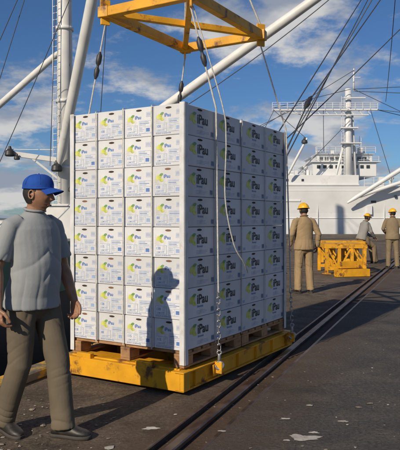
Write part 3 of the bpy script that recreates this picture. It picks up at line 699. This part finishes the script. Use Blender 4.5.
def person(name,loc,yaw,P,O,vox=.009,fine=.0032):
    root=empty(name,loc,yaw)
    ad=lambda nm,me,m,sm=True: obj(nm,me,m,root,False,sm)
    pel=V(P['pelvis']); nk=V(P['neck']); ax=nk-pel; fwd=V((0,1,0)); seed=len(name)*1.7+loc[0]
    SH={k:V(P['sh'+k]) for k in 'LR'}; EL_={k:V(P['el'+k]) for k in 'LR'}; WR={k:V(P['wr'+k]) for k in 'LR'}
    def tp(z,fy=0): return pel+ax*((z-.93)/.53)+V((0,fy,0))
    def nz(c,f,q=0): return noise.noise(V((c.x*f[0]+seed,c.y*f[1]+q,c.z*f[2])))
    # long draped fold: rounded ridges with narrower valleys; m masks where it occurs
    def fold(ph): return -(1-abs(math.sin(ph*math.pi)))**2.2+.25
    def mask(v,lo=-.05,hi=.25): t=min(1,max(0,(v-lo)/(hi-lo))); return t*t*(3-2*t)
    bm=bmesh.new(); g=O.get('girth',1.0); by=O.get('belly',.012)
    side=(SH['R']-SH['L']).normalized()
    hem=O.get('hem',.85)
    zs=[hem,.90,.95,1.03,1.15,1.27,1.35,1.40,1.435,1.465]; A_=[.198,.194,.186,.174,.176,.184,.176,.148,.100,.064]; B_=[.152,.150,.144,.136,.132,.126,.114,.096,.080,.064]; F_=[.0,.0,.004,by,by,.008,0,-.004,-.006,-.004]
    tube(bm,[tp(z,f) for z,f in zip(zs,F_)],[(a*g,b_*g) for a,b_ in zip(A_,B_)],28,tuple(side),cap='flat')
    for k in 'LR':
        s0=SH[k]; inn=s0.lerp(nk,.38)+V((0,0,-.01))
        if O['sleeve']=='short':
            e=s0.lerp(EL_[k],.80); tube(bm,[inn,s0+V((0,0,-.012)),s0.lerp(e,.45),e],[.052,.058,.061,.068],20,tuple(fwd),cap='flat')
        else:
            e=WR[k].lerp(EL_[k],.06); tube(bm,[inn,s0+V((0,0,-.012)),s0.lerp(EL_[k],.5),EL_[k],EL_[k].lerp(e,.5),e],[.052,.062,.060,.053,.049,.042],20,tuple(fwd),cap='flat')
    zw=tp(1.02).z
    def wr(c):
        wp=nz(c,(3,3,3),2)*.9
        torso=abs(c.x)<.19
        th=math.atan2(c.y,c.x)
        low=min(1,max(0,(1.18-c.z)/.25))
        v=0
        # vertical drape toward the hem, diagonals from shoulders/armpits, waist pull folds
        v+=.0045*low*fold(th*1.6+wp*1.4)*mask(nz(c,(4,4,2),31),-.25,.2) if torso else 0
        v+=.0060*fold(c.z*5.5+abs(c.x)*7+wp*1.6+seed)*mask(nz(c,(4,4,5),11),-.05,.3)
        v+=.0055*fold(c.z*8-c.x*4+c.y*3+wp*2)*mask(nz(c,(3,3,6),21),.0,.3)*math.exp(-((c.z-zw)/.14)**2)
        if not torso: v+=.0045*fold(c.z*13+c.y*6+wp*2)*mask(nz(c,(6,6,4),41),-.15,.2)
        return v+.004*nz(c,(5,5,5))+.0012*nz(c,(18,18,18),9)+.003
    me=remesh(bm,'shirt',vox,4,wr); ad('shirt' if O['sleeve']=='short' else 'jacket',me,O['top'])
    bm=bmesh.new(); nc=tp(1.468,-.004)
    tube(bm,[nc+V((.062*math.cos(t*.3927),.062*math.sin(t*.3927),.012-.012*math.sin(t*.3927))) for t in range(17)],[(.009,.013 if O['sleeve']=='short' else .022)]*17,10,(0,0,1)); ad('collar',fin(bm,'collar'),O['top'])
    bm=bmesh.new()
    HP={k:V(P['hip'+k]) for k in 'LR'}; KN={k:V(P['kn'+k]) for k in 'LR'}; AN={k:V(P['an'+k]) for k in 'LR'}
    tube(bm,[tp(1.00),tp(.93),pel-V((0,0,.06))],[(.148*g,.106*g),(.158*g,.114*g),(.158*g,.114*g)],26,(1,0,0))
    for k in 'LR':
        h,kn,an=HP[k],KN[k],AN[k]; d=(an-kn).normalized(); cu=an+d*.030
        tube(bm,[h+V((0,0,.02)),h.lerp(kn,.25),h.lerp(kn,.6),kn,kn.lerp(an,.35),kn.lerp(an,.75),cu],[(.084,.104),(.087,.100),(.080,.088),(.070,.077),(.070,.078),(.067,.077),(.066,.084)],24,(1,0,0),cap='flat')
    ka=sum((KN[k].z for k in 'LR'))/2
    def wt(c):
        wp=nz(c,(3.5,3.5,3.5),2)*.9; sx=1 if c.x>0 else -1
        xl=c.x-sx*.09; th=math.atan2(c.y,xl)
        v=.0045*fold(th*.95+wp*1.2+c.z*.8)*mask(nz(c,(3,3,2),31),-.25,.2)
        v+=.0085*fold(c.z*15+c.y*5*sx+wp*2.2)*math.exp(-((c.z-.12)/.07)**2)*mask(nz(c,(6,6,4),3),-.3,.15)
        v+=.0070*fold(c.z*10-c.y*9+xl*5+wp*2)*math.exp(-((c.z-ka)/.12)**2)*mask(nz(c,(5,5,4),13),-.2,.2)
        v+=.0060*fold(c.z*8+abs(c.x)*12+wp*1.5)*math.exp(-((c.z-.78)/.09)**2)*mask(nz(c,(5,5,5),23),-.2,.2)
        return v+.004*nz(c,(5,5,4))+.0012*nz(c,(18,18,18),9)+.003
    me=remesh(bm,'trousers',vox,4,wt); ad('trousers',me,O['bottom'])
    bm=bmesh.new()
    for k in 'LR': shoe(bm,P['an'+k],P.get('fy'+k,0),P.get('fp'+k,0))
    me=fin(bm,'shoes'); ad('shoes',me,['shoe','sole'],False)
    for k,sg in (('L',-1),('R',1)):
        bm=bmesh.new(); s0,e,w_=SH[k],EL_[k],WR[k]
        if O['sleeve']=='short':
            tube(bm,[s0.lerp(e,.3),s0.lerp(e,.7),e,e.lerp(w_,.25),e.lerp(w_,.7),w_],[.048,.044,(.038,.040),(.042,.043),(.032,.035),(.028,.022)],18,tuple(fwd))
        else: tube(bm,[e.lerp(w_,.7),w_],[.034,(.028,.022)],16,tuple(fwd))
        hd=V(P.get('hd'+k,(w_-e).normalized())); hand(bm,w_-hd.normalized()*.008,hd,P.get('hn'+k,(-sg,0.15,0)),P.get('hs'+k,(0,1,.1)),P.get('curl',1.2),1.0)
        ad('arm_and_hand_'+k,remesh(bm,'arm',fine,2),'skin')
    hc=V(P['head']); Mh=Matrix.Translation(hc)@Matrix.Rotation(P.get('hyaw',0),4,'Z')@Matrix.Rotation(P.get('hpitch',0),4,'X')@Matrix.Rotation(P.get('hroll',0),4,'Y')
    bm=bmesh.new(); head_bm(bm,Mh)
    tube(bm,[tp(1.41,-.004),tp(1.47,-.002),hc+V((0,-.022,-.075)),hc+V((0,-.018,-.03))],[(.062,.062),(.056,.058),(.054,.058),(.05,.055)],20)
    for sg in (-1,1):
        pts=[]
        for t in range(13):
            a=t*.5236; pts.append(Mh@V((sg*(.079+.006*(1 if math.cos(a)<0 else 0)),-.006+.016*math.cos(a),-.004+.027*math.sin(a))))
        tube(bm,pts,[.0055]*13,8,(1,0,0)); tube(bm,[Mh@V((sg*.070,-.004,.012)),Mh@V((sg*.078,-.006,-.004)),Mh@V((sg*.070,-.002,-.022))],[(.006,.012)]*3,10,(1,0,0))
    ad('head',remesh(bm,'head',fine if fine<.004 else .004,1),'skin')
    bm=bmesh.new()
    for sg in (-1,1): bmesh.ops.create_uvsphere(bm,u_segments=20,v_segments=14,radius=.0125,matrix=Mh@Matrix.Translation((sg*.031,.0735,.009)))
    ad('eyes',fin(bm,'eyes'),'eyew')
    bm=bmesh.new()
    for sg in (-1,1):
        bmesh.ops.create_uvsphere(bm,u_segments=16,v_segments=12,radius=.0062,matrix=Mh@Matrix.Translation((sg*.031,.0815,.008)))
        tube(bm,[Mh@V((sg*.014,.0935,.026)),Mh@V((sg*.030,.090,.031)),Mh@V((sg*.047,.078,.027))],[.0035,.004,.0025],8,(0,0,1))
        tube(bm,[Mh@V((sg*.018,.083,.019)),Mh@V((sg*.031,.087,.0215)),Mh@V((sg*.044,.080,.017))],[.0018,.0022,.0018],6,(0,0,1))
    ad('iris_and_brows',fin(bm,'brows'),'hair')
    bm=bmesh.new(); tube(bm,[Mh@V((-.022,.083,-.068)),Mh@V((0,.0945,-.066)),Mh@V((.022,.083,-.068))],[(.0035,.003),(.006,.004),(.0035,.003)],8,(0,0,1)); ad('lips',fin(bm,'lips'),'lip')
    bm=bmesh.new(); head_bm(bm,Matrix.Identity(4),False,64,48,1.045)
    dl=[f for f in bm.faces if (lambda c: c.y>.022+max(0,.04-c.z)*-.35 and c.z<.075 or c.z<-.062 or c.y>.07 and c.z<.09)(f.calc_center_median())]
    bmesh.ops.delete(bm,geom=dl,context='FACES'); bmesh.ops.transform(bm,matrix=Mh,verts=bm.verts)
    ad('hair',fin(bm,'hair'),'hair')
    bm=bmesh.new()
    if O['hat']=='cap':
        nu,nv=48,14; rows=[]
        for j in range(nv+1):
            ph=math.radians(88)*j/nv; row=[]
            for i in range(nu):
                th=2*math.pi*i/nu; rr=math.sin(ph)**.85 if j else 0
                z=.038+.092*math.cos(ph)**.8 if j<nv else .030
                wob=1+.03*noise.noise(V((math.cos(th)*2,math.sin(th)*2,ph*2)))*(1 if j else 0)
                x=.086*rr*math.cos(th)*wob; y=.103*rr*math.sin(th)*wob
                if y>0: z+=.012*math.sin(ph)*math.sin(th)
                row.append(bm.verts.new((x,y-.002,z)))
            rows.append(row)
        for j in range(nv):
            for i in range(nu): bm.faces.new((rows[j][i],rows[j+1][i],rows[j+1][(i+1)%nu],rows[j][(i+1)%nu]))
        bmesh.ops.remove_doubles(bm,verts=bm.verts,dist=.0004)
        top_=[];bot=[]
        for a in range(17):
            u=-1+a/8; r1=[];r2=[]
            for c in range(8):
                v=c/7; th=math.pi/2-u*math.radians(56); bx=.084*math.cos(th); byy=.099*math.sin(th)
                ex=bx*(1-.10*v); ey=byy+v*(.072*math.cos(u*1.15)+.004)
                z=.046-.020*u*u-.016*v-.010*v*u*u
                r1.append(bm.verts.new((ex,ey,z+.002))); r2.append(bm.verts.new((ex,ey,z-.003)))
            top_.append(r1);bot.append(r2)
        for a in range(16):
            for c in range(7):
                bm.faces.new((top_[a][c],top_[a+1][c],top_[a+1][c+1],top_[a][c+1])); bm.faces.new((bot[a][c],bot[a][c+1],bot[a+1][c+1],bot[a+1][c]))
            bm.faces.new((top_[a][7],top_[a+1][7],bot[a+1][7],bot[a][7]))
        bmesh.ops.create_uvsphere(bm,u_segments=12,v_segments=8,radius=.006,matrix=Matrix.Translation((0,-.002,.131)))
        for q in range(6):
            th=q*math.pi/3+.52; sm_=[]
            for j in range(1,14):
                ph=math.radians(88)*j/nv; rr=math.sin(ph)**.85; z=.038+.092*math.cos(ph)**.8
                y=.1035*rr*math.sin(th); z+=.012*math.sin(ph)*math.sin(th) if y>0 else 0
                sm_.append((.0865*rr*math.cos(th),y-.002,z))
            tube(bm,sm_,[.0016]*len(sm_),6,(1,0,0))
        tube(bm,[(.0865*math.cos(t*.2618),.1035*math.sin(t*.2618)-.002,.036+.006*max(0,math.sin(t*.2618))) for t in range(25)],[(.0016,.007)]*25,6,(1,0,0))
        bmesh.ops.transform(bm,matrix=Mh,verts=bm.verts); ad('cap',fin(bm,'cap'),'cap')
    else:
        nu,nv=40,12; rows=[]
        prof=[(math.sin(math.radians(88)*j/nv),math.cos(math.radians(88)*j/nv)) for j in range(nv+1)]
        for j,(rr,zz_) in enumerate(prof+[(1.10,-.02),(1.16,-.06)]):
            row=[]
            for i in range(nu):
                th=2*math.pi*i/nu; e_=1.0
                if j>nv and math.sin(th)>0: e_=1+.16*math.sin(th)**2*(j-nv)/2
                row.append(bm.verts.new((.102*rr*math.cos(th),.122*rr*math.sin(th)*e_,.040+.105*zz_)))
            rows.append(row)
        for a,b_ in zip(rows,rows[1:]):
            for i in range(nu): bm.faces.new((a[i],b_[i],b_[(i+1)%nu],a[(i+1)%nu]))
        bmesh.ops.remove_doubles(bm,verts=bm.verts,dist=.0004)
        tube(bm,[(0,.122*math.cos(math.radians(a)),.042+.106*math.sin(math.radians(a))) for a in range(10,171,16)],[(.010,.004)]*11,8,(1,0,0))
        bmesh.ops.transform(bm,matrix=Mh,verts=bm.verts); ad('helmet',fin(bm,'helmet'),'helmet')
    return root
man=dict(pelvis=(0,0,.92),neck=(0,.025,1.455),head=(0,.055,1.575),hyaw=.40,hpitch=-.06,
 hipL=(-.088,0,.88),hipR=(.088,0,.88),knL=(-.092,.135,.49),knR=(.095,-.015,.48),anL=(-.085,.19,.09),anR=(.085,-.19,.10),fyL=.38,fyR=-.05,fpR=-.10,
 shL=(-.172,.01,1.380),shR=(.172,.0,1.380),elL=(-.232,.03,1.10),elR=(.245,-.05,1.11),wrL=(-.240,.135,.865),wrR=(.285,.02,.86),hdL=(.02,.16,-1),hdR=(0,.2,-1),curl=1.3)
person('dock_worker_in_blue_cap',(-1.095,4.04,0),math.radians(-125),man,dict(sleeve='short',top='shirt',bottom='trouser',hat='cap',belly=.022,hem=.855),.0060,.0030)
st=dict(pelvis=(0,0,.92),neck=(0,.01,1.455),head=(0,.03,1.58),hyaw=.1,hpitch=-.1,
 hipL=(-.09,0,.88),hipR=(.09,0,.88),knL=(-.11,.02,.49),knR=(.11,.02,.49),anL=(-.13,-.01,.09),anR=(.125,-.02,.09),fyL=.25,fyR=-.25,
 shL=(-.176,0,1.38),shR=(.176,0,1.38),elL=(-.27,-.03,1.12),elR=(.28,-.04,1.12),wrL=(-.25,.10,.90),wrR=(.29,.05,.87))
uni=lambda t,b_=None: dict(sleeve='long',top=t,bottom=b_ or t,hat='helmet',girth=1.02,hem=.84)
person('dock_worker_in_helmet',(1.99,11.8,0),.25,st,uni('khaki','khaki'),.009,.005)
s2=dict(st); s2.update(hyaw=.5,elL=(-.26,.02,1.13),wrL=(-.16,.2,1.0),knL=(-.10,.03,.49),anL=(-.11,.06,.09))
person('dock_worker_in_helmet',(5.52,17.7,0),-.2,s2,uni('khaki2','khaki2'),.012,.006)
s3=dict(pelvis=(0,0,.84),neck=(0,.14,1.34),head=(0,.21,1.455),hyaw=.1,hpitch=-.25,
 hipL=(-.09,.02,.82),hipR=(.09,.02,.82),knL=(-.13,.40,.58),knR=(.14,.36,.54),
 anL=(-.13,.50,.09),anR=(.14,.42,.09),
 shL=(-.178,.12,1.27),shR=(.178,.12,1.27),elL=(-.22,.24,1.02),elR=(.22,.20,1.01),wrL=(-.12,.42,.86),wrR=(.12,.40,.83),hdL=(.2,.9,-.3),hdR=(-.2,.9,-.4),hnL=(0,-.2,-1),hnR=(0,-.2,-1),hsL=(1,0,0),hsR=(-1,0,0))
person('resting_dock_worker',(5.13,19.6,0),math.radians(-72),s3,uni('greyuni','khaki2'),.012,.006)
print('objects',len(bpy.data.objects))
